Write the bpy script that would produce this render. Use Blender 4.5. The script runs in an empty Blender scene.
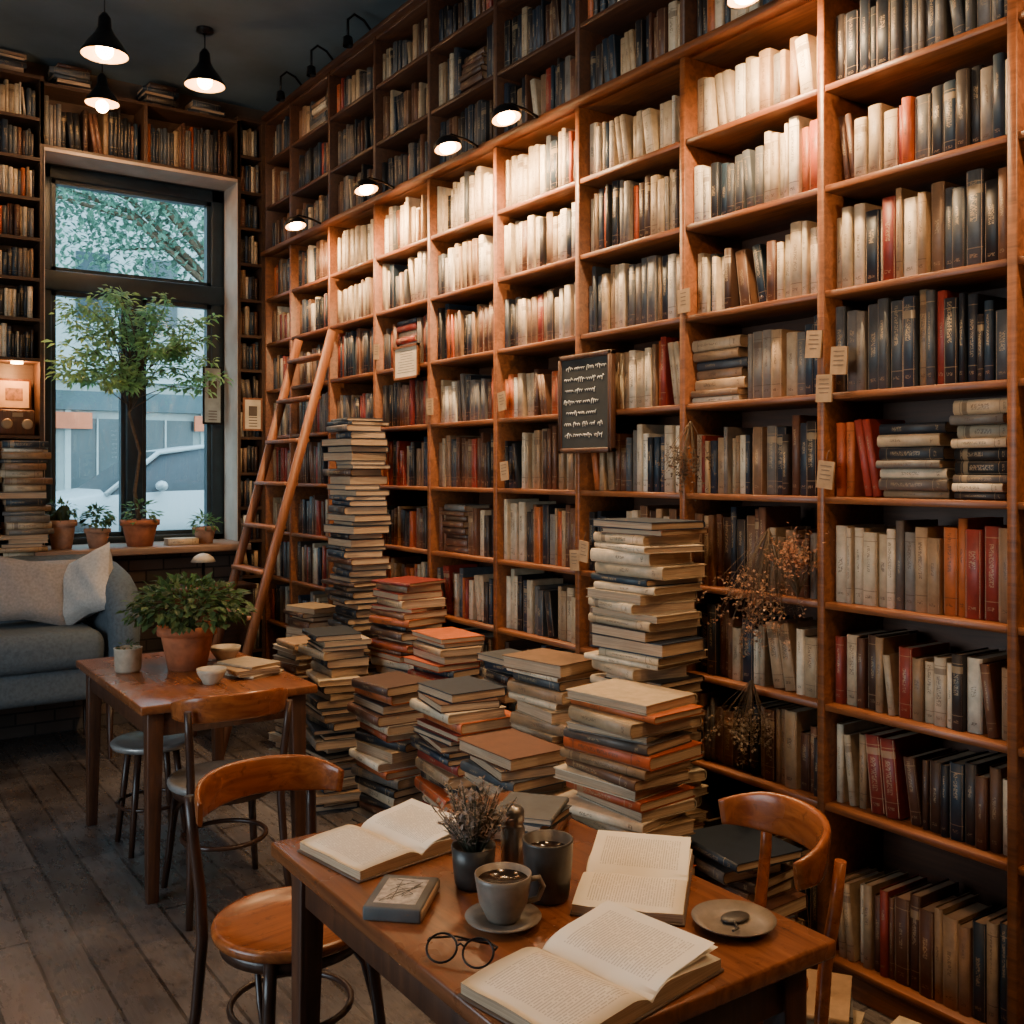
import bpy, bmesh, math, random
from mathutils import Vector, Matrix
random.seed(11)
R=random.random
U=random.uniform
scene=bpy.context.scene
COLL=scene.collection
V=Vector
PI=math.pi
# ------------------------------------------------------------ node helpers
def new_mat(name):
    m=bpy.data.materials.new(name); m.use_nodes=True
    nt=m.node_tree
    b=nt.nodes.get('Principled BSDF')
    return m,nt,b
def node(nt,t,**kw):
    n=nt.nodes.new(t)
    for k,v in kw.items(): setattr(n,k,v)
    return n
def mth(nt,op,a,b=None,clamp=False):
    n=nt.nodes.new('ShaderNodeMath'); n.operation=op; n.use_clamp=clamp
    for i,x in enumerate((a,b)):
        if x is None: continue
        if isinstance(x,(int,float)): n.inputs[i].default_value=x
        else: nt.links.new(x,n.inputs[i])
    return n.outputs[0]
def mixc(nt,fac,a,b,blend='MIX'):
    n=nt.nodes.new('ShaderNodeMix'); n.data_type='RGBA'; n.blend_type=blend
    if isinstance(fac,(int,float)): n.inputs[0].default_value=fac
    else: nt.links.new(fac,n.inputs[0])
    for i,x in ((6,a),(7,b)):
        if isinstance(x,(tuple,list)): n.inputs[i].default_value=(x[0],x[1],x[2],1)
        else: nt.links.new(x,n.inputs[i])
    return n.outputs[2]
def coords(nt,scale=(1,1,1),kind='Object',rot=(0,0,0)):
    tc=nt.nodes.new('ShaderNodeTexCoord'); mp=nt.nodes.new('ShaderNodeMapping')
    mp.inputs['Scale'].default_value=scale; mp.inputs['Rotation'].default_value=rot
    nt.links.new(tc.outputs[kind],mp.inputs['Vector']); return mp.outputs[0]
def noise(nt,vec,scale=5,detail=4,rough=.55,dist=0):
    n=nt.nodes.new('ShaderNodeTexNoise'); n.inputs['Scale'].default_value=scale
    n.inputs['Detail'].default_value=detail; n.inputs['Roughness'].default_value=rough
    n.inputs['Distortion'].default_value=dist
    nt.links.new(vec,n.inputs['Vector']); return n.outputs[0]
def ramp(nt,fac,stops):
    n=nt.nodes.new('ShaderNodeValToRGB'); cr=n.color_ramp
    while len(cr.elements)<len(stops): cr.elements.new(.5)
    for e,(p,c) in zip(cr.elements,stops):
        e.position=p; e.color=(c[0],c[1],c[2],1)
    nt.links.new(fac,n.inputs[0]); return n.outputs[0]
def bump(nt,b,h,strength=.2,dist=.01):
    n=nt.nodes.new('ShaderNodeBump'); n.inputs['Strength'].default_value=strength
    n.inputs['Distance'].default_value=dist
    nt.links.new(h,n.inputs['Height']); nt.links.new(n.outputs[0],b.inputs['Normal'])
def simple(name,col,rough=.5,metal=0,var=.25,scale=12,bmp=0,spec=None):
    m,nt,b=new_mat(name)
    v=coords(nt); nz=noise(nt,v,scale)
    a=tuple(c*(1-var) for c in col); c2=tuple(min(1,c*(1+var)) for c in col)
    c=ramp(nt,nz,[(.3,a),(.7,c2)])
    nt.links.new(c,b.inputs['Base Color'])
    b.inputs['Roughness'].default_value=rough; b.inputs['Metallic'].default_value=metal
    if spec is not None: b.inputs['Specular IOR Level'].default_value=spec
    if bmp: bump(nt,b,nz,bmp)
    return m
def emis(name,col,strength):
    m,nt,b=new_mat(name)
    b.inputs['Base Color'].default_value=(*col,1)
    b.inputs['Emission Color'].default_value=(*col,1); b.inputs['Emission Strength'].default_value=strength
    return m
def wood(name,dark,light,axis=1,scale=1.0,rough=.4,wear=.0):
    m,nt,b=new_mat(name)
    s=[22,22,22]; s[axis]=1.6
    v=coords(nt,tuple(x*scale for x in s)); n1=noise(nt,v,1.6,6,.6,1.2)
    n2=noise(nt,coords(nt),3.5,4); n3=noise(nt,coords(nt),26,5,.7)
    c=ramp(nt,n1,[(.3,dark),(.68,light)])
    c=mixc(nt,mth(nt,'MULTIPLY',n2,.55),c,tuple(x*.5 for x in dark))
    if wear:
        wf=mth(nt,'MULTIPLY',mth(nt,'SUBTRACT',n3,.58,True),wear,True)
        c=mixc(nt,wf,c,tuple(x*.35 for x in dark))
    nt.links.new(c,b.inputs['Base Color'])
    rr=mth(nt,'ADD',mth(nt,'MULTIPLY',n2,.3),rough-.12)
    nt.links.new(rr,b.inputs['Roughness'])
    bump(nt,b,n1,.12,.004)
    return m
# ------------------------------------------------------------ mesh builder
class MB:
    def __init__(s): s.v=[];s.f=[];s.m=[];s.sm=[];s.c=[];s.uv=[]
    def pts(s,ps):
        k=len(s.v); s.v.extend(ps); return k
    def face(s,idx,mat=0,sm=False,col=(1,1,1,1),uv=None):
        s.f.append(tuple(idx)); s.m.append(mat); s.sm.append(sm); s.c.append(col)
        s.uv.append(uv if uv else [(-1,-1)]*len(idx))
    def box(s,x0,x1,y0,y1,z0,z1,mat=0,M=None,col=(1,1,1,1)):
        ps=[V((x,y,z)) for z in (z0,z1) for y in (y0,y1) for x in (x0,x1)]
        if M is not None: ps=[M@p for p in ps]
        k=s.pts(ps)
        for q in ((0,2,3,1),(4,5,7,6),(0,1,5,4),(2,6,7,3),(0,4,6,2),(1,3,7,5)):
            s.face([k+i for i in q],mat,False,col)
    def rbox(s,x0,x1,y0,y1,z0,z1,r=.01,seg=2,mat=0,M=None,col=(1,1,1,1),sm=True):
        bm=bmesh.new(); bmesh.ops.create_cube(bm,size=1)
        for v in bm.verts:
            v.co=V(((x0+x1)/2+v.co.x*(x1-x0),(y0+y1)/2+v.co.y*(y1-y0),(z0+z1)/2+v.co.z*(z1-z0)))
        bmesh.ops.bevel(bm,geom=list(bm.edges),offset=r,segments=seg,profile=.5,affect='EDGES')
        s.bm(bm,M,mat,col,sm)
    def bm(s,bm,M=None,mat=0,col=(1,1,1,1),sm=True):
        bm.verts.index_update()
        k=s.pts([(M@v.co if M is not None else v.co.copy()) for v in bm.verts])
        for f in bm.faces: s.face([k+v.index for v in f.verts],mat,sm,col)
        bm.free()
    def lathe(s,prof,M=None,seg=24,mat=0,col=(1,1,1,1),mats=None):
        rings=[]
        for r,z in prof:
            ps=[V((r*math.cos(2*PI*i/seg),r*math.sin(2*PI*i/seg),z)) for i in range(seg)]
            if M is not None: ps=[M@p for p in ps]
            rings.append(s.pts(ps))
        for j in range(len(prof)-1):
            mm=mats[j] if mats else mat
            for i in range(seg):
                a=rings[j]+i;b=rings[j]+(i+1)%seg;c=rings[j+1]+(i+1)%seg;d=rings[j+1]+i
                s.face((a,b,c,d),mm,True,col)
    def tube(s,path,rad,seg=8,mat=0,closed=False,flat=None,M=None,col=(1,1,1,1),up=None,cap=True):
        path=[V(p) for p in path]; n=len(path)
        if isinstance(rad,(int,float)): rad=[rad]*n
        rings=[];prev=None
        for i,p in enumerate(path):
            if closed: t=(path[(i+1)%n]-path[i-1])
            else: t=path[min(i+1,n-1)]-path[max(i-1,0)]
            t.normalize()
            if up is not None: ref=V(up)
            elif prev is None: ref=V((0,0,1)) if abs(t.z)<.9 else V((1,0,0))
            else: ref=prev
            b=(ref-t*ref.dot(t)); 
            if b.length<1e-5: b=V((1,0,0))-t*t.x
            b.normalize(); a=t.cross(b); prev=b
            ps=[]
            for k in range(seg):
                an=2*PI*k/seg+PI/seg
                ca,sa=math.cos(an),math.sin(an)
                if flat:
                    q=.5; ca=math.copysign(abs(ca)**q,ca); sa=math.copysign(abs(sa)**q,sa)
                    ps.append(p+a*ca*flat[0]*rad[i]+b*sa*flat[1]*rad[i])
                else: ps.append(p+(a*ca+b*sa)*rad[i])
            if M is not None: ps=[M@q for q in ps]
            rings.append(s.pts(ps))
        m=n if closed else n-1
        for j in range(m):
            A=rings[j];B=rings[(j+1)%n]
            for k in range(seg): s.face((A+k,A+(k+1)%seg,B+(k+1)%seg,B+k),mat,True,col)
        if not closed and cap:
            s.face([rings[0]+k for k in range(seg)][::-1],mat,False,col)
            s.face([rings[-1]+k for k in range(seg)],mat,False,col)
    def leaf(s,p,d,n,L,W,col,mat=0,bend=.2):
        d=d.normalized(); sd=d.cross(n)
        if sd.length<1e-4: sd=d.cross(V((1,0,0)))
        sd.normalize(); nn=sd.cross(d)
        k=s.pts([p,p+d*L*.45+sd*W*.5+nn*L*bend*.3,p+d*L-nn*L*bend,p+d*L*.45-sd*W*.5+nn*L*bend*.3,p+d*L*.5-nn*W*.12+nn*L*bend*.3])
        s.face((k,k+1,k+4),mat,False,col);s.face((k+1,k+2,k+4),mat,False,col)
        s.face((k,k+4,k+3),mat,False,col);s.face((k+4,k+2,k+3),mat,False,col)
    def sphere(s,c,r,mat=0,seg=16,rings=10,sc=(1,1,1),M=None):
        prof=[(max(1e-4,r*math.sin(PI*i/rings)),-r*math.cos(PI*i/rings)) for i in range(rings+1)]
        MM=Matrix.Translation(c)@Matrix.Diagonal((*sc,1))
        if M is not None: MM=M@MM
        s.lathe(prof,MM,seg,mat)
    def obj(s,name,mats,loc=None,rotz=0):
        me=bpy.data.meshes.new(name)
        me.from_pydata([tuple(p) for p in s.v],[],s.f)
        for m in mats: me.materials.append(m)
        me.polygons.foreach_set('material_index',s.m)
        me.polygons.foreach_set('use_smooth',s.sm)
        ca=me.color_attributes.new('Col','FLOAT_COLOR','CORNER')
        cc=[];uu=[]
        for f,c,u in zip(s.f,s.c,s.uv):
            for i in range(len(f)): cc.extend(c); uu.extend(u[i])
        ca.data.foreach_set('color',cc)
        ul=me.uv_layers.new(name='UVMap'); ul.data.foreach_set('uv',uu)
        me.update()
        o=bpy.data.objects.new(name,me); COLL.objects.link(o)
        if loc is not None: o.location=loc
        o.rotation_euler[2]=rotz
        return o
def T(x,y,z): return Matrix.Translation((x,y,z))
def RZ(a): return Matrix.Rotation(a,4,'Z')
def child_light(kind,name,parent,loc,energy,color,target=None,**kw):
    l=bpy.data.lights.new(name,kind); l.energy=energy; l.color=color
    for k,v in kw.items(): setattr(l,k,v)
    o=bpy.data.objects.new(name,l); COLL.objects.link(o); o.location=loc
    if target is not None:
        o.rotation_euler=(V(target)-V(loc)).to_track_quat('-Z','Y').to_euler()
    if parent is not None:
        o.parent=parent; o.matrix_parent_inverse=Matrix.Translation(-V(parent.location))
    return o
# ------------------------------------------------------------ materials
W_SHELF=wood('shelf_wood',(.115,.032,.009),(.34,.110,.030),1,1,.42,2)
W_UP=wood('upper_shelf_wood',(.045,.016,.008),(.12,.043,.018),1,1,.45)  # dark brown wood; the dimness above the lamps is put into its colour too
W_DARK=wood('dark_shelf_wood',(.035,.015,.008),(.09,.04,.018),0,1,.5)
W_TABLE=wood('table_wood',(.12,.036,.013),(.34,.115,.038),1,.7,.24,4)
W_TLEG=wood('table_leg_wood',(.045,.017,.009),(.14,.052,.022),2,1,.4)
W_CHAIR=wood('bentwood',(.20,.048,.013),(.46,.14,.034),0,.8,.24,5)
W_CDARK=wood('dark_bentwood',(.028,.012,.008),(.08,.034,.018),2,1,.3)
W_LAD=wood('ladder_wood',(.20,.066,.026),(.40,.155,.065),2,1,.45,3)
BLACK=simple('black_metal',(.012,.012,.014),.35,.6)
DMETAL=simple('aged_metal',(.16,.15,.14),.38,.7,.4,20)
STEEL=simple('brushed_steel',(.30,.28,.26),.3,.9,.2,30)
TERRA=simple('terracotta',(.36,.11,.045),.8,0,.3,18,.1)
TERRA2=simple('old_terracotta',(.36,.19,.12),.85,0,.35,14,.1)
SOIL=simple('soil',(.025,.016,.01),.95,0,.4,60,.4)
CER=simple('grey_ceramic',(.19,.155,.125),.35,0,.25,25,.05)
CERD=simple('dark_ceramic',(.04,.034,.03),.38,0,.3,30,.05)
CERL=simple('stoneware',(.42,.35,.27),.5,0,.2,25)
COFFEE=simple('coffee',(.02,.01,.005),.15)
FRAME=simple('window_frame_paint',(.012,.024,.034),.4,0,.25,10)
SOFA=simple('sofa_fabric',(.085,.11,.135),.95,0,.2,60,.15)
PILL=simple('pillow_linen',(.30,.27,.255),.95,0,.18,70,.15)
PILL2=simple('pillow_linen_light',(.46,.44,.42),.95,0,.15,70,.15)
WALLM=simple('dark_plaster',(.08,.055,.042),.9,0,.25,5,.1)
SILLM=wood('sill_wood',(.17,.09,.055),(.38,.23,.15),0,1,.45)
PLAST=simple('reveal_plaster',(.45,.34,.27),.85,0,.15,6,.08)
CEIL=simple('ceiling_paint',(.11,.15,.175),.85,0,.15,3,.05)
PAPER=simple('aged_paper',(.66,.54,.38),.8,0,.18,9)
BARK=simple('bark',(.10,.065,.04),.9,0,.4,40,.3)
def mk_col(name,rough=.6,var=.3,trans=0):
    m,nt,b=new_mat(name)
    at=node(nt,'ShaderNodeAttribute',attribute_name='Col')
    nz=noise(nt,coords(nt),14,5)
    f=mth(nt,'ADD',mth(nt,'MULTIPLY',nz,var*2),1-var)
    mul=node(nt,'ShaderNodeVectorMath',operation='SCALE')
    nt.links.new(at.outputs['Color'],mul.inputs[0]); nt.links.new(f,mul.inputs['Scale'])
    nt.links.new(mul.outputs[0],b.inputs['Base Color']); b.inputs['Roughness'].default_value=rough
    if trans:
        out=nt.nodes.get('Material Output')
        tl=node(nt,'ShaderNodeBsdfTranslucent'); nt.links.new(mul.outputs[0],tl.inputs[0])
        mx=node(nt,'ShaderNodeMixShader'); mx.inputs[0].default_value=trans
        nt.links.new(b.outputs[0],mx.inputs[1]); nt.links.new(tl.outputs[0],mx.inputs[2]); nt.links.new(mx.outputs[0],out.inputs[0])
    return m
LEAF=mk_col('leaf',.5,.3,.5)
def mk_cover():
    m,nt,b=new_mat('book_cover')
    at=node(nt,'ShaderNodeAttribute',attribute_name='Col')
    uvn=node(nt,'ShaderNodeUVMap'); sx=node(nt,'ShaderNodeSeparateXYZ'); nt.links.new(uvn.outputs[0],sx.inputs[0])
    u,v=sx.outputs[0],sx.outputs[1]; rnd=at.outputs['Alpha']
    nz=noise(nt,coords(nt),25,5,.65)
    base=node(nt,'ShaderNodeVectorMath',operation='SCALE')
    nt.links.new(at.outputs['Color'],base.inputs[0])
    nt.links.new(mth(nt,'ADD',mth(nt,'MULTIPLY',nz,1.0),.45),base.inputs['Scale'])
    valid=mth(nt,'GREATER_THAN',u,-.5)
    du=mth(nt,'ABSOLUTE',mth(nt,'SUBTRACT',u,.5))
    fr=mth(nt,'FRACT',mth(nt,'MULTIPLY',rnd,7.3)); fr2=mth(nt,'FRACT',mth(nt,'MULTIPLY',rnd,23.7))
    cen=mth(nt,'ADD',mth(nt,'MULTIPLY',rnd,.25),.48)
    dv=mth(nt,'ABSOLUTE',mth(nt,'SUBTRACT',v,cen))
    inb=mth(nt,'MULTIPLY',mth(nt,'LESS_THAN',du,mth(nt,'ADD',mth(nt,'MULTIPLY',fr2,.12),.08)),mth(nt,'LESS_THAN',dv,mth(nt,'ADD',mth(nt,'MULTIPLY',fr,.18),.06)))
    cv=node(nt,'ShaderNodeCombineXYZ')
    nt.links.new(mth(nt,'MULTIPLY',u,9.),cv.inputs[0]); nt.links.new(mth(nt,'MULTIPLY',v,75.),cv.inputs[1]); nt.links.new(mth(nt,'MULTIPLY',rnd,97.),cv.inputs[2])
    tn=noise(nt,cv.outputs[0],1,1,.5)
    txt=mth(nt,'MULTIPLY',inb,mth(nt,'GREATER_THAN',tn,.5))
    inb2=mth(nt,'MULTIPLY',mth(nt,'LESS_THAN',du,.22),mth(nt,'LESS_THAN',mth(nt,'ABSOLUTE',mth(nt,'SUBTRACT',v,.12)),.02))
    txt2=mth(nt,'MULTIPLY',inb2,mth(nt,'GREATER_THAN',tn,.5))
    bandon=mth(nt,'GREATER_THAN',fr,.5)
    b1=mth(nt,'LESS_THAN',mth(nt,'ABSOLUTE',mth(nt,'SUBTRACT',v,.88)),.005)
    b2=mth(nt,'LESS_THAN',mth(nt,'ABSOLUTE',mth(nt,'SUBTRACT',v,.2)),.005)
    b3=mth(nt,'MULTIPLY',mth(nt,'GREATER_THAN',fr2,.75),mth(nt,'LESS_THAN',mth(nt,'ABSOLUTE',mth(nt,'SUBTRACT',v,.80)),.045))
    bands=mth(nt,'MULTIPLY',bandon,mth(nt,'MAXIMUM',b1,mth(nt,'MAXIMUM',b2,b3)))
    ink=mth(nt,'MULTIPLY',valid,mth(nt,'MAXIMUM',bands,mth(nt,'MAXIMUM',txt,txt2)))
    bw=node(nt,'ShaderNodeRGBToBW'); nt.links.new(at.outputs['Color'],bw.inputs[0])
    light=mth(nt,'GREATER_THAN',bw.outputs[0],.14)
    inkc=mixc(nt,light,(.38,.27,.15),(.07,.035,.02))
    c=mixc(nt,mth(nt,'MULTIPLY',ink,.62),base.outputs[0],inkc)
    nt.links.new(c,b.inputs['Base Color']); b.inputs['Roughness'].default_value=.5
    return m
COVER=mk_cover()
def mk_pages():
    m,nt,b=new_mat('page_edges')
    nz=noise(nt,coords(nt,(6,6,420)),1,3,.6); n2=noise(nt,coords(nt),9)
    c=ramp(nt,nz,[(.25,(.28,.18,.11)),(.7,(.66,.48,.31))])
    c=mixc(nt,mth(nt,'MULTIPLY',n2,.7),c,(.32,.19,.11))
    nt.links.new(c,b.inputs['Base Color']); b.inputs['Roughness'].default_value=.85
    return m
PAGES=mk_pages()
def mk_text():
    m,nt,b=new_mat('printed_page')
    uvn=node(nt,'ShaderNodeUVMap'); sx=node(nt,'ShaderNodeSeparateXYZ'); nt.links.new(uvn.outputs[0],sx.inputs[0])
    u,v=sx.outputs[0],sx.outputs[1]
    inu=mth(nt,'MULTIPLY',mth(nt,'GREATER_THAN',u,.14),mth(nt,'LESS_THAN',u,.86))
    inv=mth(nt,'MULTIPLY',mth(nt,'GREATER_THAN',v,.1),mth(nt,'LESS_THAN',v,.9))
    ln=mth(nt,'LESS_THAN',mth(nt,'FRACT',mth(nt,'MULTIPLY',v,40.)),.42)
    row=mth(nt,'FLOOR',mth(nt,'MULTIPLY',v,40.))
    cv=node(nt,'ShaderNodeCombineXYZ'); nt.links.new(mth(nt,'MULTIPLY',u,44.),cv.inputs[0]); nt.links.new(mth(nt,'MULTIPLY',row,3.7),cv.inputs[1])
    wn=mth(nt,'GREATER_THAN',noise(nt,cv.outputs[0],1,2),.42)
    ink=mth(nt,'MULTIPLY',mth(nt,'MULTIPLY',inu,inv),mth(nt,'MULTIPLY',ln,wn))
    pc=ramp(nt,noise(nt,coords(nt),6),[(.3,(.78,.69,.56)),(.7,(.88,.82,.71))])
    c=mixc(nt,mth(nt,'MULTIPLY',ink,.45),pc,(.16,.11,.08))
    nt.links.new(c,b.inputs['Base Color']); b.inputs['Roughness'].default_value=.8
    return m
PTEXT=mk_text()
def ramp_fac(nt,f):
    return mth(nt,'MULTIPLY',mth(nt,'SUBTRACT',f,.45,True),2.2,True)
def mk_floor():
    m,nt,b=new_mat('floor_planks')
    v=coords(nt,(1,1,1),'Object',(0,0,PI/2))
    br=node(nt,'ShaderNodeTexBrick'); nt.links.new(v,br.inputs['Vector'])
    br.inputs['Scale'].default_value=1; br.inputs['Brick Width'].default_value=1.9; br.inputs['Row Height'].default_value=.15
    br.inputs['Mortar Size'].default_value=.006; br.inputs['Mortar Smooth'].default_value=.2; br.offset=.37
    br.inputs['Color1'].default_value=(.17,.145,.135,1); br.inputs['Color2'].default_value=(.062,.052,.050,1); br.inputs['Mortar'].default_value=(.004,.003,.003,1)
    n1=noise(nt,coords(nt,(20,1.2,20)),2,6,.65,1); n2=noise(nt,coords(nt),2.3,5); n3=noise(nt,coords(nt,(3,1,3)),7,6,.7); n4=noise(nt,coords(nt,(1,.5,1)),30,5,.75)
    c=mixc(nt,mth(nt,'MULTIPLY',n1,.9),br.outputs[0],(.030,.022,.020))
    c=mixc(nt,mth(nt,'MULTIPLY',ramp_fac(nt,n2),.8),c,(.22,.195,.185))
    c=mixc(nt,mth(nt,'MULTIPLY',mth(nt,'SUBTRACT',n4,.54,True),6.,True),c,(.024,.018,.016))
    nt.links.new(c,b.inputs['Base Color'])
    nt.links.new(mth(nt,'ADD',mth(nt,'MULTIPLY',n3,.48),.05),b.inputs['Roughness'])
    h=mth(nt,'SUBTRACT',mth(nt,'MULTIPLY',n1,.4),br.outputs[1])
    bump(nt,b,h,.5,.006)
    return m
FLOORM=mk_floor()
def mk_brick():
    m,nt,b=new_mat('dark_brick')
    v=coords(nt,(1,1,1),'Object',(PI/2,0,0))
    br=node(nt,'ShaderNodeTexBrick'); nt.links.new(v,br.inputs['Vector'])
    br.inputs['Scale'].default_value=1; br.inputs['Brick Width'].default_value=.22; br.inputs['Row Height'].default_value=.075
    br.inputs['Mortar Size'].default_value=.006
    br.inputs['Color1'].default_value=(.11,.075,.06,1); br.inputs['Color2'].default_value=(.06,.05,.045,1); br.inputs['Mortar'].default_value=(.03,.025,.022,1)
    nt.links.new(br.outputs[0],b.inputs['Base Color']); b.inputs['Roughness'].default_value=.9
    bump(nt,b,mth(nt,'SUBTRACT',1.,br.outputs[1]),.5,.01)
    return m
BRICK=mk_brick()
# ------------------------------------------------------------ books
PAL={'c':[(.70,.57,.40),(.60,.47,.31),(.78,.69,.54),(.52,.39,.25),(.66,.52,.36)],
     't':[(.38,.24,.13),(.31,.19,.10),(.44,.31,.18),(.25,.14,.075),(.48,.36,.23)],
     'd':[(.014,.019,.028),(.024,.034,.052),(.010,.010,.012),(.034,.026,.024),(.016,.032,.052)],
     'g':[(.13,.125,.12),(.065,.072,.080),(.19,.165,.14),(.05,.056,.065),(.11,.085,.07)],
     'b':[(.10,.040,.022),(.14,.055,.028),(.06,.028,.017),(.16,.075,.038)],
     'o':[(.44,.080,.020),(.50,.12,.030),(.24,.028,.018),(.30,.035,.02)]}
def bcol(l):
    c=random.choice(PAL[l]); k=U(.72,1.12)
    return (c[0]*k,c[1]*k,c[2]*k,R())
def add_book(mb,M,w,h,d,col):
    t=min(.0032,w*.12); b=min(.007,w*.25)
    out=[(0,d),(0,b),(.24*w,0),(.76*w,0),(w,b),(w,d)]
    inn=[(t,d),(t,b+t),(.3*w,t),(.7*w,t),(w-t,b+t),(w-t,d)]
    ps=[M@V((x,y,z)) for z in (0,h) for prof in (out,inn) for x,y in prof]
    k=mb.pts(ps)
    us=[None,(0,.25),(.25,.75),(.75,1)]
    for i in range(5):
        uv=None
        if 1<=i<=3: a,c=us[i]; uv=[(a,0),(c,0),(c,1),(a,1)]
        mb.face((k+i,k+i+1,k+12+i+1,k+12+i),0,1<=i<=3,col,uv)
        mb.face((k+12+i,k+12+i+1,k+18+i+1,k+18+i),0,False,col)
        mb.face((k+i+1,k+i,k+6+i,k+6+i+1),0,False,col)
    mb.face((k,k+12,k+18,k+6),0,False,col); mb.face((k+5,k+11,k+23,k+17),0,False,col)
    mb.box(t,w-t,t+.001,d-.005,.004,h-.004,1,M)
def mat3(x,y,z,o):
    return Matrix(((x.x,y.x,z.x,o.x),(x.y,y.y,z.y,o.y),(x.z,y.z,z.z,o.z),(0,0,0,1)))
Z=V((0,0,1))
def rnd_row(n,w=None):
    s='';cur=random.choice('cctdgb')
    for i in range(n):
        if R()<.33: cur=random.choice('cccttdddggbbo')
        s+=cur
        if cur=='o' and R()<.7: cur=random.choice('ctd')
    return s
def fill_row(mb,o,along,into,L,maxh,depth,pal=None,wr=(.026,.052),full=.97,hr=(.66,.88),hp=.010):
    if pal is None: pal=rnd_row(10)
    pos=.004; end=L*full-.004
    hb=U(*hr)*maxh
    while pos<end:
        l=pal[min(len(pal)-1,int(pos/L*len(pal)))]
        if l.isupper() or (R()<hp and pos<end-.3):
            ll=l.lower(); z=0; bh=min(U(.2,.25),end-pos)
            if bh<.14: break
            tgt=maxh*U(.62,.86)
            while z<tgt:
                th=U(.022,.042)
                if z+th>maxh*.93: break
                hh=bh-U(0,.03)
                M=mat3(Z,into,-along,o+along*(pos+hh)+into*U(-.012,.03)+Z*z)
                cl=ll if R()<.5 else random.choice('cgdt')
                add_book(mb,M,th,hh,depth-.05,bcol(cl)); z+=th+.0005
            pos+=bh+.006; continue
        w=U(*wr)
        if R()<.28: w*=.62
        if R()<.18: hb=U(*hr)*maxh
        h=min(maxh*.95,hb*U(.88,1.08)); d=depth*U(.85,1)
        c=bcol(l if R()<.80 else random.choice('ctgdbo' if l!='c' else 'cttdgc'))
        inset=U(0,.026)
        if pos+w>end:
            w=end-pos
            if w<.015: break
        if R()<.05 and pos+w+h*.2<end:
            a=U(.08,.18)
            z_=Z*math.cos(a)-along*math.sin(a); x_=along*math.cos(a)+Z*math.sin(a)
            for q in range(random.choice((1,1,2))):
                M=mat3(x_,into,z_,o+along*(pos+h*math.sin(a))+into*inset)
                add_book(mb,M,w,h,d,c); pos+=w/math.cos(a)+.001
                if pos+h*.2+w>end: break
            pos+=h*math.sin(a)+.002; continue
        M=mat3(along,into,Z,o+along*pos+into*inset)
        add_book(mb,M,w-.0008,h,d,c); pos+=w
# ------------------------------------------------------------ ROOM
XW=2.6; XB=2.92; YB=7.1; HC=4.25; XL=-2.4; YR=-2.2
def boxobj(name,x0,x1,y0,y1,z0,z1,mats):
    mb=MB(); mb.box(x0,x1,y0,y1,z0,z1); return mb.obj(name,mats)
boxobj('floor',XL-.2,XB+.2,YR-.2,YB+.25,-.1,0,[FLOORM])
boxobj('ceiling',XL-.2,XB+.2,YR-.2,YB+.25,HC,HC+.15,[CEIL])
boxobj('wall_right',XB,XB+.2,YR-.2,YB+.25,0,HC,[WALLM])
boxobj('wall_front',XL-.2,XB,YR-.2,YR,0,HC,[WALLM])
mb=MB()
WX0,WX1,WZ0,WZ1=1.17,2.40,1.12,3.62
mb.box(XL,WX0,YB,YB+.25,0,HC); mb.box(WX1,XB,YB,YB+.25,0,HC)
mb.box(WX0,WX1,YB,YB+.25,0,WZ0); mb.box(WX0,WX1,YB,YB+.25,WZ1,HC)
mb.obj('wall_back',[WALLM])
LY0,LY1,LZ0,LZ1=1.5,3.9,.7,3.0  # opening for an unseen window added as cool fill
mb=MB()
mb.box(XL-.2,XL,YR,LY0,0,HC); mb.box(XL-.2,XL,LY1,YB,0,HC)
mb.box(XL-.2,XL,LY0,LY1,0,LZ0); mb.box(XL-.2,XL,LY0,LY1,LZ1,HC)
mb.obj('wall_left',[WALLM])
mb=MB()
for y in (LY0,(LY0+LY1)/2-.03,LY1-.06): mb.box(XL-.14,XL-.06,y,y+.06,LZ0,LZ1)
for z in (LZ0,2.3,LZ1-.06): mb.box(XL-.13,XL-.07,LY0,LY1,z,z+.06)
mb.obj('unseen_fill_window',[FRAME])  # out of view, added to light the foreground from the left
GL,nt,b=new_mat('window_glass')
for n in list(nt.nodes): nt.nodes.remove(n)
o_=node(nt,'ShaderNodeOutputMaterial'); tr=node(nt,'ShaderNodeBsdfTransparent'); gs=node(nt,'ShaderNodeBsdfGlossy'); gs.inputs['Roughness'].default_value=.02
mx=node(nt,'ShaderNodeMixShader'); mx.inputs[0].default_value=.05; tr.inputs[0].default_value=(.84,.96,.98,1)
nt.links.new(tr.outputs[0],mx.inputs[1]); nt.links.new(gs.outputs[0],mx.inputs[2]); nt.links.new(mx.outputs[0],o_.inputs[0])
mb=MB(); y0,y1=YB+.02,YB+.12
mb.rbox(WX0,WX0+.09,y0,y1,WZ0,WZ1,.008); mb.rbox(WX1-.09,WX1,y0,y1,WZ0,WZ1,.008)
mb.rbox(WX0,WX1,y0,y1,WZ1-.09,WZ1,.008); mb.rbox(WX0,WX1,y0,y1,WZ0,WZ0+.06,.008)
mb.rbox(WX0,WX1,y0-.02,y1,2.80,2.93,.01)
mb.rbox(1.725,1.835,y0-.01,y1,WZ0,2.85,.008)
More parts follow.
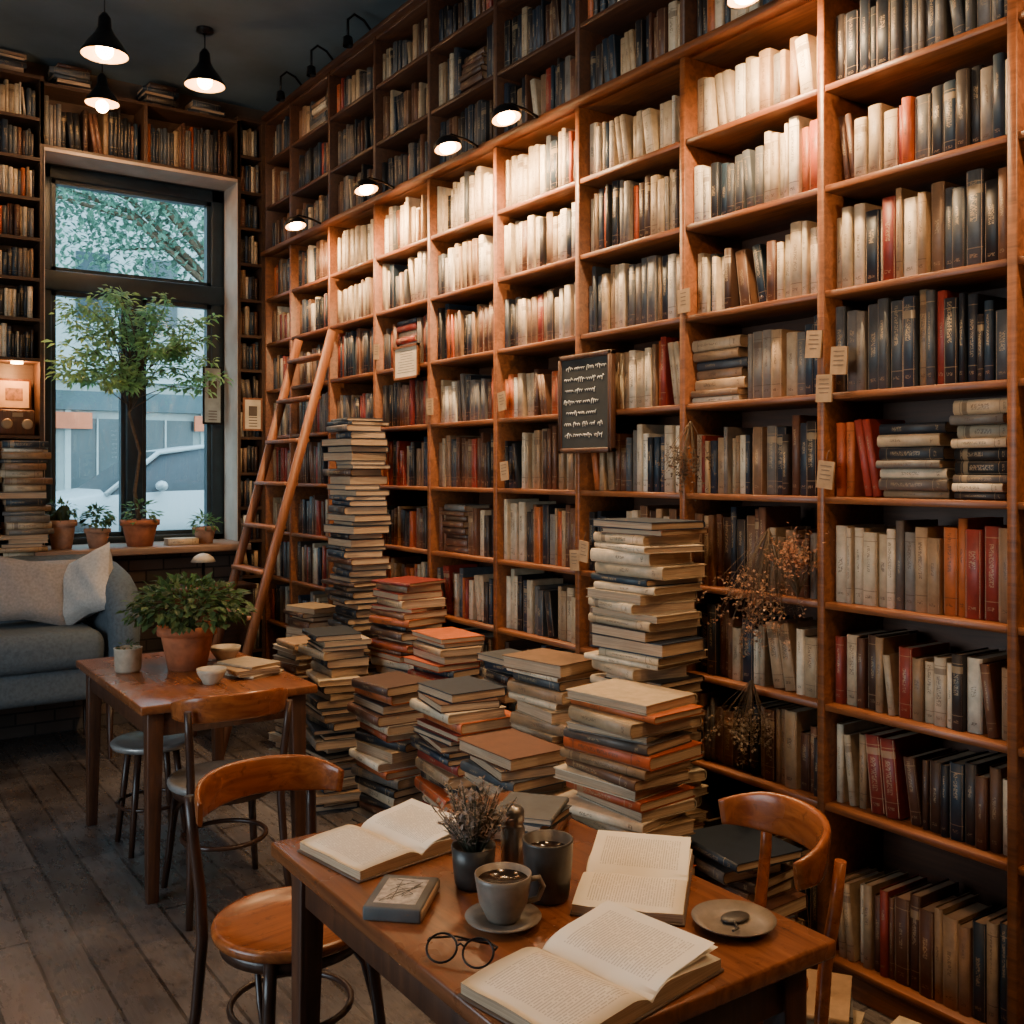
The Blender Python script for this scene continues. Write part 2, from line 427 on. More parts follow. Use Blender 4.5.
for (a,c,zz0,zz1) in ((WX0+.09,1.725,WZ0+.06,2.80),(1.835,WX1-.09,WZ0+.06,2.80),(WX0+.09,WX1-.09,2.93,WZ1-.09)):
    t=.028
    mb.box(a,a+t,y0+.015,y1-.02,zz0,zz1);mb.box(c-t,c,y0+.015,y1-.02,zz0,zz1)
    mb.box(a,c,y0+.015,y1-.02,zz0,zz0+t);mb.box(a,c,y0+.015,y1-.02,zz1-t,zz1)
    mb.box(a,c,y0+.05,y0+.054,zz0,zz1,1)
mb.obj('window_1',[FRAME,GL])
mb=MB(); mb.rbox(WX0-.1,WX1-.0,6.56,YB+.02,1.09,1.135,.008)
mb.obj('trim_1',[SILLM])
mb=MB(); mb.box(XL,WX1,6.74,YB,0,1.09); mb.obj('wall_brick_ledge',[BRICK])
# ------------------------------------------------------------ MAIN BOOKCASE
BZ=[.10,.577,.889,1.208,1.539,1.864,2.185,2.515,2.83,3.15,3.475,3.80]
TOPZ=4.08
YE=[2.064+.6175*k for k in range(-5,8)]+[6.84]
mb=MB()
Y0=YE[0]; Y1=YE[-1]
for y in YE:
    mb.rbox(XW,XB-.01,y-.014,y+.014,0,3.14,.003,1)
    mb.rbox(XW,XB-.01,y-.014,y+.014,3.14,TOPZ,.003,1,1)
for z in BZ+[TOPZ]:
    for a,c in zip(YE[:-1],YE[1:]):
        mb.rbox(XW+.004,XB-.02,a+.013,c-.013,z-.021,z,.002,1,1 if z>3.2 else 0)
mb.rbox(XW-.035,XW+.03,Y0-.015,Y1,3.128,3.156,.004,1)
mb.box(XW+.02,XB-.03,Y0,Y1,0,.075)
mb.box(XB-.018,XB-.002,Y0,Y1,0,TOPZ,1)
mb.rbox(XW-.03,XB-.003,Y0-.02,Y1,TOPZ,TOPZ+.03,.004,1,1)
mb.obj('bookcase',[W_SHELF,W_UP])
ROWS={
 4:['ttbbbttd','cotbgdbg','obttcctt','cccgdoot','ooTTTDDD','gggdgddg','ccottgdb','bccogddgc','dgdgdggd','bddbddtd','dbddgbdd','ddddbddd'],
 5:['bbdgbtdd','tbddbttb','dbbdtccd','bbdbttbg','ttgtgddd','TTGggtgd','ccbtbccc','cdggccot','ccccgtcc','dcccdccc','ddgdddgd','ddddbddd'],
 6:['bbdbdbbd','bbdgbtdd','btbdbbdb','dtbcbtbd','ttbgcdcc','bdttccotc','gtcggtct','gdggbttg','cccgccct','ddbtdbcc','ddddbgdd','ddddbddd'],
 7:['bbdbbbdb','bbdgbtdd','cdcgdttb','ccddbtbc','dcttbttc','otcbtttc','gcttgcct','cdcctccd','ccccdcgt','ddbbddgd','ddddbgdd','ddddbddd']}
mb=MB(); n=len(YE)-1
for i in range(n):
    a,c=YE[i],YE[i+1]
    for j,z in enumerate(BZ):
        zt=BZ[j+1]-.021 if j+1<len(BZ) else TOPZ-.021
        mh=zt-z
        if j==0: mh=.33
        pal=None
        if i in ROWS: pal=ROWS[i][j]
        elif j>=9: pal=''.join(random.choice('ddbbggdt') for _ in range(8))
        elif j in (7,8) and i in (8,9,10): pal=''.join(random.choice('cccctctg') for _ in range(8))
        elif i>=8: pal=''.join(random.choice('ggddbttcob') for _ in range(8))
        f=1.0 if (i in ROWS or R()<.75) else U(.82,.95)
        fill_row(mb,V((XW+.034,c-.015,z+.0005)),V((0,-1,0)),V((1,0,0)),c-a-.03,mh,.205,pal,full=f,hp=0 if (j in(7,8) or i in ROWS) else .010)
mb.obj('shelf_books',[COVER,PAGES])
# ------------------------------------------------------------ BACK BOOKCASE
mb=MB(); bk=MB()
YF=6.84
def back_section(x0,x1,zs,ztop,pal='ttbbggddddbc'):
    xs=[x0]
    nb=max(1,round((x1-x0)/.62))
    for i in range(1,nb+1): xs.append(x0+(x1-x0)*i/nb)
    for x in xs: mb.box(x-.012,x+.012,YF,YB-.002,zs[0],ztop)
    for z in zs+[ztop]: mb.box(x0,x1,YF+.003,YB-.002,z-.02,z)
    mb.box(x0,x1,YB-.012,YB-.003,zs[0],ztop,0)
    for a,c in zip(xs[:-1],xs[1:]):
        for j,z in enumerate(zs):
            zt=(zs[j+1] if j+1<len(zs) else ztop)-.02
            if abs(z-1.84)<.01 and c>.9: continue
            p=''.join(random.choice(pal) for _ in range(8))
            fill_row(bk,V((a+.013,YF+.012,z+.0005)),V((1,0,0)),V((0,1,0)),c-a-.026,zt-z,.2,p,(.016,.036))
zl=[1.14,1.37,1.61,1.84,2.32,2.57,2.82,3.07,3.32,3.57,3.82]
back_section(-2.3,1.155,zl,4.08)
back_section(2.412,2.588,[.1,.37,.63,.89]+[1.14,1.37,1.61,1.86,2.1,2.33,2.57,2.82,3.07,3.32,3.57,3.82],4.08)
back_section(1.157,2.41,[3.66],4.05,'bbddggb')
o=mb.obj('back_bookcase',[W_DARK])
bk.obj('back_shelf_books',[COVER,PAGES])
mb=MB(); mb.box(WX1-.004,WX1+.0,YF-.01,YB,1.135,WZ1+.02); mb.box(WX0-.004,WX0,YF-.01,YB,1.135,WZ1+.02); mb.box(WX0,WX1,YF-.01,YB,WZ1,WZ1+.02)
mb.obj('trim_2',[PLAST])
mb=MB()
def stack(mb,x,y,z0,z1,sx,sy,yaw=0,lean=(0,0),pal='ttbbdgoc',jit=.02,tw=.12,thr=(.02,.048),top=None):
    z=z0
    while z<z1-.012:
        th=U(*thr); th=min(th,max(.014,z1-z))
        L=sy*U(.80,1.0); D=sx*U(.80,1.0)
        a=yaw+U(-tw,tw)+ (PI if R()<.38 else 0)
        f=(z-z0)/max(.01,(z1-z0))
        cx=x+lean[0]*f+U(-jit,jit); cy=y+lean[1]*f+U(-jit,jit)
        yv=V((math.cos(a),math.sin(a),0)); zv=Z.cross(yv)
        o=V((cx,cy,z))-yv*D/2-zv*L/2
        c=bcol(random.choice(pal))
        if top and z+th>=z1-.012: c=bcol(top)
        add_book(mb,mat3(Z,yv,zv,o),th,L,D,c)
        z+=th+.0003
    return z
for x,h in ((.3,.14),(.62,.1),(.95,.15),(1.35,.12),(1.9,.13),(2.2,.08)):
    stack(mb,x,6.97,4.085 if x<1.15 else 4.055,4.09+h*.9,.18,.24,PI/2,(0,0),'bbddgg')
mb.obj('book_pile_on_bookcase',[COVER,PAGES])
# niche contents
NX=1.02
mb=MB()
mb.rbox(NX-.11,NX+.10,6.86,7.0,1.842,2.00,.012,2,0)
for x in (NX-.06,NX+.055): mb.lathe([(.0,.0),(.032,.0),(.032,.012),(.022,.014),(0.0,.014)],T(x,6.862,1.91)@Matrix.Rotation(PI/2,4,'X'),16,1)
mb.box(NX-.03,NX+.03,6.855,6.865,1.955,1.98,1)
for i in range(4): mb.box(NX-.08+i*.045,NX-.065+i*.045,6.857,6.86,1.985,1.993,1)
mb.obj('vintage_radio',[W_TLEG,simple('radio_fittings',(.30,.20,.11),.5)])
mb=MB(); M=T(NX,6.99,2.002)@Matrix.Rotation(-.12,4,'X')
mb.rbox(-.10,.10,0,.014,0,.20,.004,1,0,M); mb.box(-.085,.085,-.004,0,.015,.185,1,M); mb.box(-.05,.05,-.006,-.004,.06,.14,2,M)
mb.obj('framed_card',[W_TLEG,simple('card_mount',(.42,.26,.12),.8,0,.2,14),simple('card_print',(.16,.07,.03),.7,0,.6,40)])
mb=MB(); mb.lathe([(.0,2.286),(.035,2.286),(.035,2.298),(0,2.298)],T(NX,6.89,0),16,0); 
pk=mb.obj('niche_downlight',[emis('led',(1,.55,.22),40)])
child_light('POINT','niche_glow',pk,(NX,6.88,2.25),12,(1,.46,.15),shadow_soft_size=.03)
mb=MB()
stack(mb,.74,6.70,1.092,1.82,.2,.28,PI/2,(0,0),'bbttgd')
stack(mb,1.03,6.68,1.092,1.80,.2,.27,PI/2,(0,0),'ttbdgc')
mb.obj('book_stack',[COVER,PAGES])
# ------------------------------------------------------------ FLOOR STACKS
S=[(2.42,4.98,1.90,.24,.31,.0,(-.03,-.05),'dddggbdd','g'),
   (2.42,4.42,1.08,.26,.32,.15,(0,.02),'otbbgdoc','o'),
   (2.08,4.56,.845,.24,.31,-.1,(.02,0),'dddtcgd','d'),
   (2.36,5.42,.85,.24,.30,.1,(0,0),'ctbbgd','t'),
   (2.07,3.90,.72,.26,.33,.1,(0,0),'ddcbgotc','b'),
   (2.40,4.02,.87,.26,.32,.0,(0,0),'otbdogc','o'),
   (2.12,3.42,.779,.27,.34,-.08,(0,0),'cddgtbdo','d'),
   (2.45,3.55,.84,.22,.28,.05,(0,0),'dbdtg','g'),
   (2.27,2.99,.935,.27,.31,.05,(0,0),'cbtgcctc','t'),
   (2.40,2.63,1.449,.27,.33,.0,(-.01,.02),'dbctcdbdcc','d'),
   (2.09,2.42,.92,.28,.37,.12,(.02,0),'tcbtcgbod','c'),
   (1.97,2.84,.69,.26,.33,-.15,(0,0),'tcbdogcb','b'),
   (2.08,4.99,.737,.22,.27,.1,(0,0),'bdgtc','t'),
   (2.40,2.22,.46,.26,.3,.0,(0,0),'bdtbg','d'),
   (2.20,1.84,.22,.26,.34,.5,(0,0),'btdcg','t'),
   (2.36,1.50,.15,.24,.3,.35,(0,0),'btgcd','c'),
   (2.05,1.36,.10,.24,.32,-.4,(0,0),'tdcg','b')]
for (x,y,z1,sx,sy,yaw,ln,pal,tp) in S:
    mb=MB(); stack(mb,x,y,.001,z1,sx,sy,yaw,ln,pal,jit=.026,tw=.17,thr=(.018,.046),top=tp); mb.obj('book_stack',[COVER,PAGES])
# ------------------------------------------------------------ TABLES
def table(name,x0,x1,y0,y1,h=.75):
    mb=MB()
    mb.rbox(x0,x1,y0,y1,h-.034,h,.006,2,0)
    mb.rbox(x0+.045,x1-.045,y0+.05,y0+.072,h-.13,h-.034,.002,1,1); mb.rbox(x0+.045,x1-.045,y1-.072,y1-.05,h-.13,h-.034,.002,1,1)
    mb.rbox(x0+.045,x0+.067,y0+.05,y1-.05,h-.13,h-.034,.002,1,1); mb.rbox(x1-.067,x1-.045,y0+.05,y1-.05,h-.13,h-.034,.002,1,1)
    for sx,x in ((1,x0+.035),(-1,x1-.035)):
        for sy,y in ((1,y0+.04),(-1,y1-.04)):
            bm=bmesh.new(); bmesh.ops.create_cube(bm,size=1)
            for v in bm.verts:
                k=.062 if v.co.z>0 else .042
                v.co=V((x+sx*k/2+v.co.x*k,y+sy*k/2+v.co.y*k,(h-.035)*(v.co.z+.5)))
            bmesh.ops.bevel(bm,geom=list(bm.edges),offset=.004,segments=2,profile=.5,affect='EDGES')
            mb.bm(bm,None,1)
    return mb.obj(name,[W_TABLE,W_TLEG])
table('dining_table',.875,1.56,1.20,2.27)
table('dining_table',.98,1.68,3.83,4.96)
# ------------------------------------------------------------ CHAIRS
def chair(x,y,yaw,seatm,bodym,railm):
    mb=MB()
    mb.lathe([(.0,.452),(.12,.450),(.175,.455),(.192,.462),(.203,.460),(.207,.450),(.203,.436),(.19,.430),(0,.430)],None,36,0)
    mb.lathe([(.178,.430),(.185,.43),(.185,.40),(.170,.40),(.170,.43)],None,36,1)
    for sx in (-1,1):
        mb.tube([(sx*.135,.125,.43),(sx*.15,.145,.33),(sx*.165,.165,.15),(sx*.18,.19,0)],[.017,.016,.0145,.012],10,1)
        pts=[(sx*.185,-.235,0),(sx*.172,-.20,.2),(sx*.165,-.178,.40),(sx*.168,-.185,.52),(sx*.178,-.205,.66),(sx*.186,-.213,.765)]
        mb.tube(pts,[.0125,.0145,.016,.0155,.0145,.013],10,1)
        mb.tube([(sx*.158,.16,.2),(sx*.15,.1,.33),(sx*.12,.03,.40),(sx*.1,.0,.425)],.008,8,1)
    mb.tube([(.155*math.cos(a),.155*math.sin(a)*1.0-.01,.235) for a in [2*PI*i/28 for i in range(28)]],.009,8,1,closed=True)
    path=[];rad=[]
    for i in range(25):
        a=-1.45+2.9*i/24
        path.append((.212*math.sin(a),-.075-.165*math.cos(a),.745+.025*math.cos(a)))
        e=1-abs(i-12)/12
        rad.append(.62+.38*min(1,e*2.2))
    mb.tube(path,rad,12,2,flat=(.0105,.050),up=(0,-.12,1))
    o=mb.obj('dining_chair',[seatm,bodym,railm]); o.location=(x,y,0); o.rotation_euler[2]=yaw
    return o
SEATM=simple('metal_seat',(.40,.38,.36),.3,.5,.3,12)
chair(1.02,2.485,PI+.14,W_CHAIR,W_CDARK,W_CHAIR)
chair(1.28,3.80,-.06,SEATM,W_CDARK,W_CHAIR)
chair(1.73,1.67,PI/2-.42,W_CHAIR,W_CHAIR,W_CHAIR)
mb=MB()
mb.lathe([(0,.455),(.14,.452),(.165,.458),(.172,.450),(.165,.432),(0,.428)],None,32,0)
for i in range(4):
    a=PI/4+i*PI/2; c_,s_=math.cos(a),math.sin(a)
    mb.tube([(c_*.11,s_*.11,.43),(c_*.14,s_*.14,.2),(c_*.165,s_*.165,0)],[.015,.014,.012],10,1)
mb.tube([(.142*math.cos(a),.142*math.sin(a),.19) for a in [2*PI*i/28 for i in range(28)]],.008,8,1,closed=True)
o=mb.obj('stool',[SEATM,W_CDARK]); o.location=(1.20,4.50,0)
# ------------------------------------------------------------ LADDER
mb=MB()
def lrail(y): 
    return V((1.88,y,0)),V((2.575,y,2.47))
for y in (5.66,6.18):
    a,b_=lrail(y); mb.tube([a,b_],1,4,0,flat=(.014,.031),up=(1,0,-.27))
for i in range(9):
    f=.10+i*.105; a,b_=lrail(5.66); p=a.lerp(b_,f)
    mb.rbox(-.045,.045,-.25,.25,-.011,.011,.003,1,0,T(p.x,5.92,p.z))
mb.obj('ladder',[W_LAD])
# ------------------------------------------------------------ SOFA
mb=MB(); sx0,sx1=-.35,1.50
mb.rbox(sx0+.05,sx1-.05,5.92,6.66,.30,.48,.05,4,0)
mb.rbox(sx0+.16,.56,5.86,6.52,.46,.64,.07,5,0); mb.rbox(.57,sx1-.18,5.86,6.52,.46,.64,.07,5,0)
mb.rbox(sx0+.06,sx1-.06,6.46,6.70,.42,.96,.10,5,0,None)
for xx,s in ((sx1-.20,1),(sx0,-1)):
    pr=[]
    for (y,z,r) in ((6.62,.86,.075),(6.5,.86,.085),(6.3,.85,.092),(6.1,.82,.096),(5.97,.78,.095),(5.91,.70,.09),(5.90,.60,.085),(5.91,.50,.08),(5.92,.40,.072)):
        pr.append(((xx+.10+ (s*.02),y,z),r))
    mb.tube([p for p,r in pr],[r for p,r in pr],16,0)
    mb.rbox(xx+.04,xx+.17,5.93,6.66,.32,.80,.04,3,0)
for x in (sx0+.12,.57,sx1-.14):
    for y in (5.97,6.6): mb.lathe([(.012,0),(.022,.30),(.0,.30)],T(x,y,0),10,1)
o=mb.obj('sofa',[SOFA,W_CDARK]); o.scale[2]=1.16
def pillow(name,loc,rot,w,h,t,mat):
    mb=MB(); n=14
    for sgn in (1,-1):
        g=[]
        for i in range(n+1):
            for j in range(n+1):
                u=-1+2*i/n; v=-1+2*j/n
                k=max(0,(1-u**4)*(1-v**4))**.55
                pin=1-.08*(1-abs(u))*abs(v)**3*2; pin2=1-.08*(1-abs(v))*abs(u)**3*2
                wr=.006*math.sin(u*9+v*5)*k
                g.append(V((u*w/2*pin2,sgn*(t/2*k)+wr,v*h/2*pin)))
        k0=mb.pts(g)
        for i in range(n):
            for j in range(n):
                a=k0+i*(n+1)+j; mb.face((a,a+1,a+n+2,a+n+1),0,True)
    o=mb.obj(name,[mat]); o.location=loc; o.rotation_euler=rot
pillow('throw_pillow',(.98,6.26,.945),(-.35,.12,-.1),.48,.40,.16,PILL)
pillow('throw_pillow',(1.27,6.16,.955),(-.30,-.40,-.95),.42,.40,.16,PILL2)
# ------------------------------------------------------------ PLANTS
def gcol(a=1): 
    k=U(.5,1.5)*a; return (.065*k,.125*k,.045*k,1)
def pot_prof(r,h,z=0):
    return [(0,z),(r*.68,z),(r*.93,z+h*.78),(r*.93,z+h*.79),(r*1.06,z+h*.79),(r*1.08,z+h),(r*.96,z+h),(r*.93,z+h*.9),(0,z+h*.9)]
def bushy(mb,c,rx,rz,n,L,Wd,mat=0,a=1,droop=.3):
    for i in range(n):
        th=U(0,2*PI); ph=math.acos(U(-.35,1)); r=U(.35,1)**.6
        d=V((math.sin(ph)*math.cos(th),math.sin(ph)*math.sin(th),math.cos(ph)))
        p=c+V((d.x*rx*r,d.y*rx*r,d.z*rz*r))
        dd=(d+V((U(-.5,.5),U(-.5,.5),U(-.6,.3)-droop))).normalized()
        mb.leaf(p,dd,Z+V((U(-.6,.6),U(-.6,.6),0)),L*U(.6,1.2),Wd*U(.7,1.2),gcol(a),mat,.15)
mb=MB()
mb.lathe(pot_prof(.12,.19),None,28,1,mats=[1]*7+[2])
for i in range(26):
    a=U(0,2*PI); r=U(.08,.22)
    mb.tube([(0,0,.16),(r*.4*math.cos(a),r*.4*math.sin(a),.26),(r*math.cos(a),r*math.sin(a),U(.25,.38))],.003,5,0,col=(.05,.08,.03,1))
bushy(mb,V((0,0,.255)),.26,.145,800,.046,.034)
o=mb.obj('potted_plant',[LEAF,TERRA,SOIL]); o.location=(1.346,4.48,.751)
def sill_pot(name,x,r,h,potm,kind):
    mb=MB(); mb.lathe(pot_prof(r,h),None,22,1,mats=[1]*7+[2])
    if kind=='cactus':
        for i in range(9):
            a=U(0,2*PI); q=U(0,r*.6); hh=U(.07,.16)
            mb.lathe([(.012,0),(.022,hh*.4),(.02,hh*.8),(0.001,hh)],T(q*math.cos(a),q*math.sin(a),h*.88),8,0,(.06,.10,.05,1))
        bushy(mb,V((0,0,h+.05)),r,.07,70,.05,.02)
    elif kind=='bush': bushy(mb,V((0,0,h+.05)),r*1.25,.09,150,.05,.03)
    elif kind=='succ': bushy(mb,V((0,0,h+.02)),r*1.1,.06,90,.06,.022,0,1.6)
    o=mb.obj(name,[LEAF,potm,SOIL]); o.location=(x,6.74,1.136)
sill_pot('potted_cactus',1.25,.085,.18,TERRA2,'cactus')
sill_pot('potted_succulent',1.46,.075,.12,TERRA2,'bush')
sill_pot('potted_herb',2.14,.075,.11,TERRA2,'succ')
# indoor tree
mb=MB(); mb.lathe(pot_prof(.115,.17),None,24,1,mats=[1]*7+[2])
trunk=[V((0,0,.12)),V((-.03,.01,.35)),V((.0,0,.6)),V((-.07,-.01,.85)),V((-.05,0,1.0)),V((.0,.02,1.25))]
mb.tube(trunk,[.016,.012,.010,.009,.007,.004],8,3)
bushy(mb,V((0,0,.19)),.11,.1,90,.05,.028,0,1.6)
nb=54
for i in range(nb):
    s0=trunk[3].lerp(trunk[5],R()**1.2)
    ex=-.56+1.04*((i+.5)/nb)+U(-.05,.05); ey=U(-.32,.10)
    e=V((ex,ey,U(1.06,1.68)-.40*abs(ex)))
    m_=s0.lerp(e,.5)+V((0,0,.05)); pp=[s0,m_,e,e+V((ex*.14,ey*.1,-.05))]
    mb.tube(pp,[.0035,.0025,.0018,.001],5,3)
    for k in range(19):
        f=U(.5,1.08); p=m_.lerp(e,f*2-1)
        for q in range(3):
            d=V((U(-1,1),U(-1,1)*.7,U(-.5,.25)))
            kk=U(.6,1.3)
            mb.leaf(p+d*U(.0,.07),d,Z+V((0,-.8,0)),U(.035,.075),.022,(.25*kk,.47*kk,.20*kk,1),0,.2)
o=mb.obj('potted_tree',[LEAF,TERRA,SOIL,BARK]); o.location=(1.72,6.74,1.136)
mb=MB(); stack(mb,1.96,6.70,1.136,1.19,.14,.2,PI/2,(0,0),'tco'); mb.obj('book_pile',[COVER,PAGES])
mb=MB(); mb.rbox(1.80,2.34,6.30,6.55,.86,.89,.004,1,0); mb.box(1.82,2.32,6.32,6.53,.12,.86,1)
for x in (1.84,2.30):
    for y in (6.34,6.51): mb.box(x-.02,x+.02,y-.02,y+.02,0,.12,0)
mb.box(2.068,2.074,6.315,6.322,.14,.84,0); mb.box(2.03,2.045,6.31,6.32,.5,.56,2);mb.box(2.095,2.11,6.31,6.32,.5,.56,2)
mb.obj('side_cabinet',[W_TLEG,W_DARK,DMETAL])
mb=MB(); mb.lathe([(0,0),(.05,0),(.045,.012),(.012,.02),(.010,.15),(.0,.15)],None,18,0)
mb.lathe([(.0,.205),(.03,.20),(.06,.18),(.078,.15),(.070,.15),(.0,.16)],None,22,1)
o=mb.obj('mushroom_lamp',[BLACK,CERL]); o.location=(2.03,6.42,.891)
# ------------------------------------------------------------ PENDANTS
BULB=emis('warm_bulb',(1,.60,.27),60)
SHIN=simple('shade_inner',(.6,.40,.22),.4)
def pendant(x,y,zb,rad=.125,energy=18,name='pendant_lamp',drop=.22):
    mb=MB(); h=rad*1.9
    mb.lathe([(rad,0),(rad*1.0,.012),(rad*.92,h*.12),(rad*.70,h*.30),(rad*.44,h*.48),(rad*.30,h*.62),(rad*.27,h*.85),(rad*.13,h*.97),(0.001,h*1.0)],None,32,0)
    mb.lathe([(rad*.97,0.002),(rad*.88,h*.11),(rad*.66,h*.29),(rad*.38,h*.47),(0.001,h*.52)],None,32,1)
    mb.tube([(0,0,h*.97),(0,0,HC-zb-.001)],.004,6,0)
    mb.lathe([(.05,HC-zb-.001),(.05,HC-zb-.02),(.012,HC-zb-.03)],None,16,0)
    mb.sphere((0,0,rad*drop),rad*.38,2)
    o=mb.obj(name,[BLACK,SHIN,BULB]); o.location=(x,y,zb)
    child_light('POINT','pendant_glow',o,(x,y,zb+rad*drop-rad*.42),energy,(1,.60,.30),shadow_soft_size=.04)
pendant(1.22,5.47,3.76,.118,10)
pendant(1.90,5.98,3.91,.118,7)
pendant(1.42,6.43,3.84,.10,14,drop=-.15)
pendant(1.25,1.5,2.95,.14,42)  # added out of view above the near table, as warm fill
pendant(.5,3.2,3.3,.14,16)  # unseen pendant added for warm fill further back
pendant(1.0,-.5,3.0,.14,18)  # unseen pendant added behind the camera for warm fill
# ------------------------------------------------------------ SHELF SPOT LAMPS
for y in (-.2,.9,2.19,3.53,4.01,4.85,5.81):  # next-to-last lamp is added only to keep its bays lit
    mb=MB()
    d=V((.10,-.25,-1)).normalized(); q=(-d).to_track_quat('Z','Y').to_matrix().to_4x4()
    M=T(2.40,y,3.12)@q
    mb.lathe([(.066,-.012),(.066,.0),(.060,.02),(.040,.038),(.015,.045),(.001,.046)],M,28,0)
    mb.lathe([(.062,-.010),(.050,.018),(.001,.03)],M,24,1)
    mb.sphere((0,0,-.006),.040,2,M=M,sc=(1,1,.6))
    p=M@V((0,0,.044))
    mb.tube([p,p+V((.03,0,.02)),V((2.50,y,3.17)),V((2.566,y,3.15))],.007,8,0)
    o=mb.obj('wall_lamp',[BLACK,SHIN,BULB])
    child_light('SPOT','wall_lamp_beam',o,(2.36,y,3.08),125 if 1.5<y<5 else 75,(1,.65,.33),target=(2.72,y,2.45),spot_size=2.75,spot_blend=.9,shadow_soft_size=.04)
for (y) in (5.71,6.2,5.2):
    mb=MB(); mb.tube([(2.62,y,4.118),(2.56,y,4.18),(2.50,y,4.2),(2.46,y,4.16),(2.46,y,4.05)],.008,8,0); mb.rbox(2.59,2.65,y-.03,y+.03,4.111,4.13,.003,1,0)
    mb.lathe([(.03,-.03),(.026,.02),(.004,.035)],T(2.46,y,4.04),14,0)
    mb.obj('gooseneck_lamp',[BLACK])
# ------------------------------------------------------------ SIGNS
SLATE=simple('chalkboard_slate',(.02,.022,.022),.75,0,.35,8)
CHALK=simple('chalk',(.75,.75,.70),.9)
mb=MB(); yc,zc,hw,hh=3.22,1.897,.172,.203
xf=2.578
mb.box(xf,2.598,yc-hw+.01,yc+hw-.01,zc-hh+.01,zc+hh-.01,1)
for a,b_,c_,d_ in ((yc-hw,yc+hw,zc+hh-.02,zc+hh),(yc-hw,yc+hw,zc-hh,zc-hh+.02),(yc-hw,yc-hw+.02,zc-hh,zc+hh),(yc+hw-.02,yc+hw,zc-hh,zc+hh)):
    mb.rbox(xf-.008,2.5985,a,b_,c_,d_,.003,1,0)
zz=zc+.145
for row in range(7):
    y=yc+.135-U(0,.03); yend=yc-.115+U(0,.07)
    while y>yend:
        L=U(.03,.07); pts=[]; k=int(L/.0016); ph=U(0,6); am=.006
        for i in range(k+1):
            if i%9==0: am=random.choice((.0045,.005,.011,.006))
            t=i*.75+ph
            pts.append((xf-.0014,y-L*i/k+.003*math.cos(t),zz+am*math.sin(t)))
        mb.tube(pts,.0012,4,2,cap=False); y-=L+.014
    zz-=.046
mb.obj('chalkboard',[W_TLEG,SLATE,CHALK])
def flat_sign(name,y,z,w,h,xf=2.59,mats=None,frame=.01,tilt=0):
    mb=MB(); M=T(xf,y,z)@Matrix.Rotation(tilt,4,'X')
    mb.box(-.002,.004,-w/2,w/2,-h/2,h/2,1,M)
    if frame:
        for a,b_,c_,d_ in ((-w/2,w/2,h/2-frame,h/2),(-w/2,w/2,-h/2,-h/2+frame),(-w/2,-w/2+frame,-h/2,h/2),(w/2-frame,w/2,-h/2,h/2)):
            mb.box(-.008,.006,a,b_,c_,d_,0,M)
    else:
        mb.tube([M@V((0,0,h/2-.004)),M@V((.004,.004,h/2+.02)),M@V((.009,0,h/2+.035))],.001,5,2)
    nl=int(h*.7/.014)
    for i in range(nl):
        zz=h*.33-i*.014; ww=w*U(.2,.36)
        mb.box(-.0026,-.0019,-ww,ww,zz-.0012,zz+.0012,2,M)
    mb.obj(name,mats)
INK=simple('ink',(.10,.07,.05),.8)
flat_sign('framed_notice',4.75,2.20,.27,.18,2.588,[W_SHELF,PAPER,INK],.012)
TAGM=simple('tag_card',(.34,.21,.11),.8,0,.25,20)
for (y,z) in ((2.04,1.878),(2.035,1.608),(1.985,1.96),(2.66,2.237),(3.82,1.62),(3.84,1.94),(3.24,1.29),(5.1,2.29),(3.3,1.25),(4.5,1.95),(2.08,2.02)):
    flat_sign('paper_tag',y,z,.060,.086,2.588,[TAGM,TAGM,INK],0,U(-.12,.12))
def print_y(name,x0,x1,z0,z1,yf,fm,pm):
    mb=MB(); mb.box(x0,x1,yf,yf+.012,z0,z1,0); mb.box(x0+.014,x1-.014,yf-.002,yf,z0+.014,z1-.014,1)
    mb.box(x0+.04,x1-.04,yf-.003,yf-.002,z0+(z1-z0)*.45,z0+(z1-z0)*.75,2)
    for i in range(4): mb.box(x0+.04,x1-.04,yf-.003,yf-.002,z0+.03+i*.02,z0+.036+i*.02,2)
    mb.obj(name,[fm,pm,INK])
print_y('framed_print',2.435,2.575,1.90,2.13,6.825,W_LAD,PAPER)
print_y('framed_print',2.235,2.375,1.95,2.36,7.08,BLACK,simple('grey_print',(.3,.33,.33),.7))
# ------------------------------------------------------------ DRIED FLOWERS
def dried(name,loc,n,L,spread,down,col):
    mb=MB()
    for i in range(n):
        a=U(0,2*PI); s=U(0,spread)
        d=V((math.cos(a)*s-.15*abs(down),math.sin(a)*s,down*U(.5,1) if down else U(.6,1))).normalized()
        l=L*U(.55,1); p1=d*l*.5+V((0,0,.01)); e=d*l+V((U(-.02,.02),U(-.02,.02),-.01))
        mb.tube([(0,0,0),p1,e],[.0014,.001,.0008],4,0,col=(.18,.12,.07,1),cap=False)
        for k in range(14):
            p=p1.lerp(e,U(.3,1.1))+V((U(-1,1),U(-1,1),U(-1,1)))*.012; kk=U(.6,1.4)
            mb.leaf(p,V((U(-1,1),U(-1,1),U(-1,1))),Z,.013,.010,tuple(c*kk for c in col)+(1,),0,.1)
    o=mb.obj(name,[LEAF]); o.location=loc; return o
dried('dried_flowers',(2.585,2.26,1.43),60,.40,.45,-1,(.36,.20,.12))
dried('dried_flowers',(2.585,2.14,1.22),40,.25,.6,1,(.40,.20,.12))
dried('dried_flowers',(2.585,2.62,1.80),26,.26,.4,-1,(.10,.07,.05))
dried('dried_flowers',(2.55,2.30,.93),34,.28,.6,-1,(.26,.2,.14))
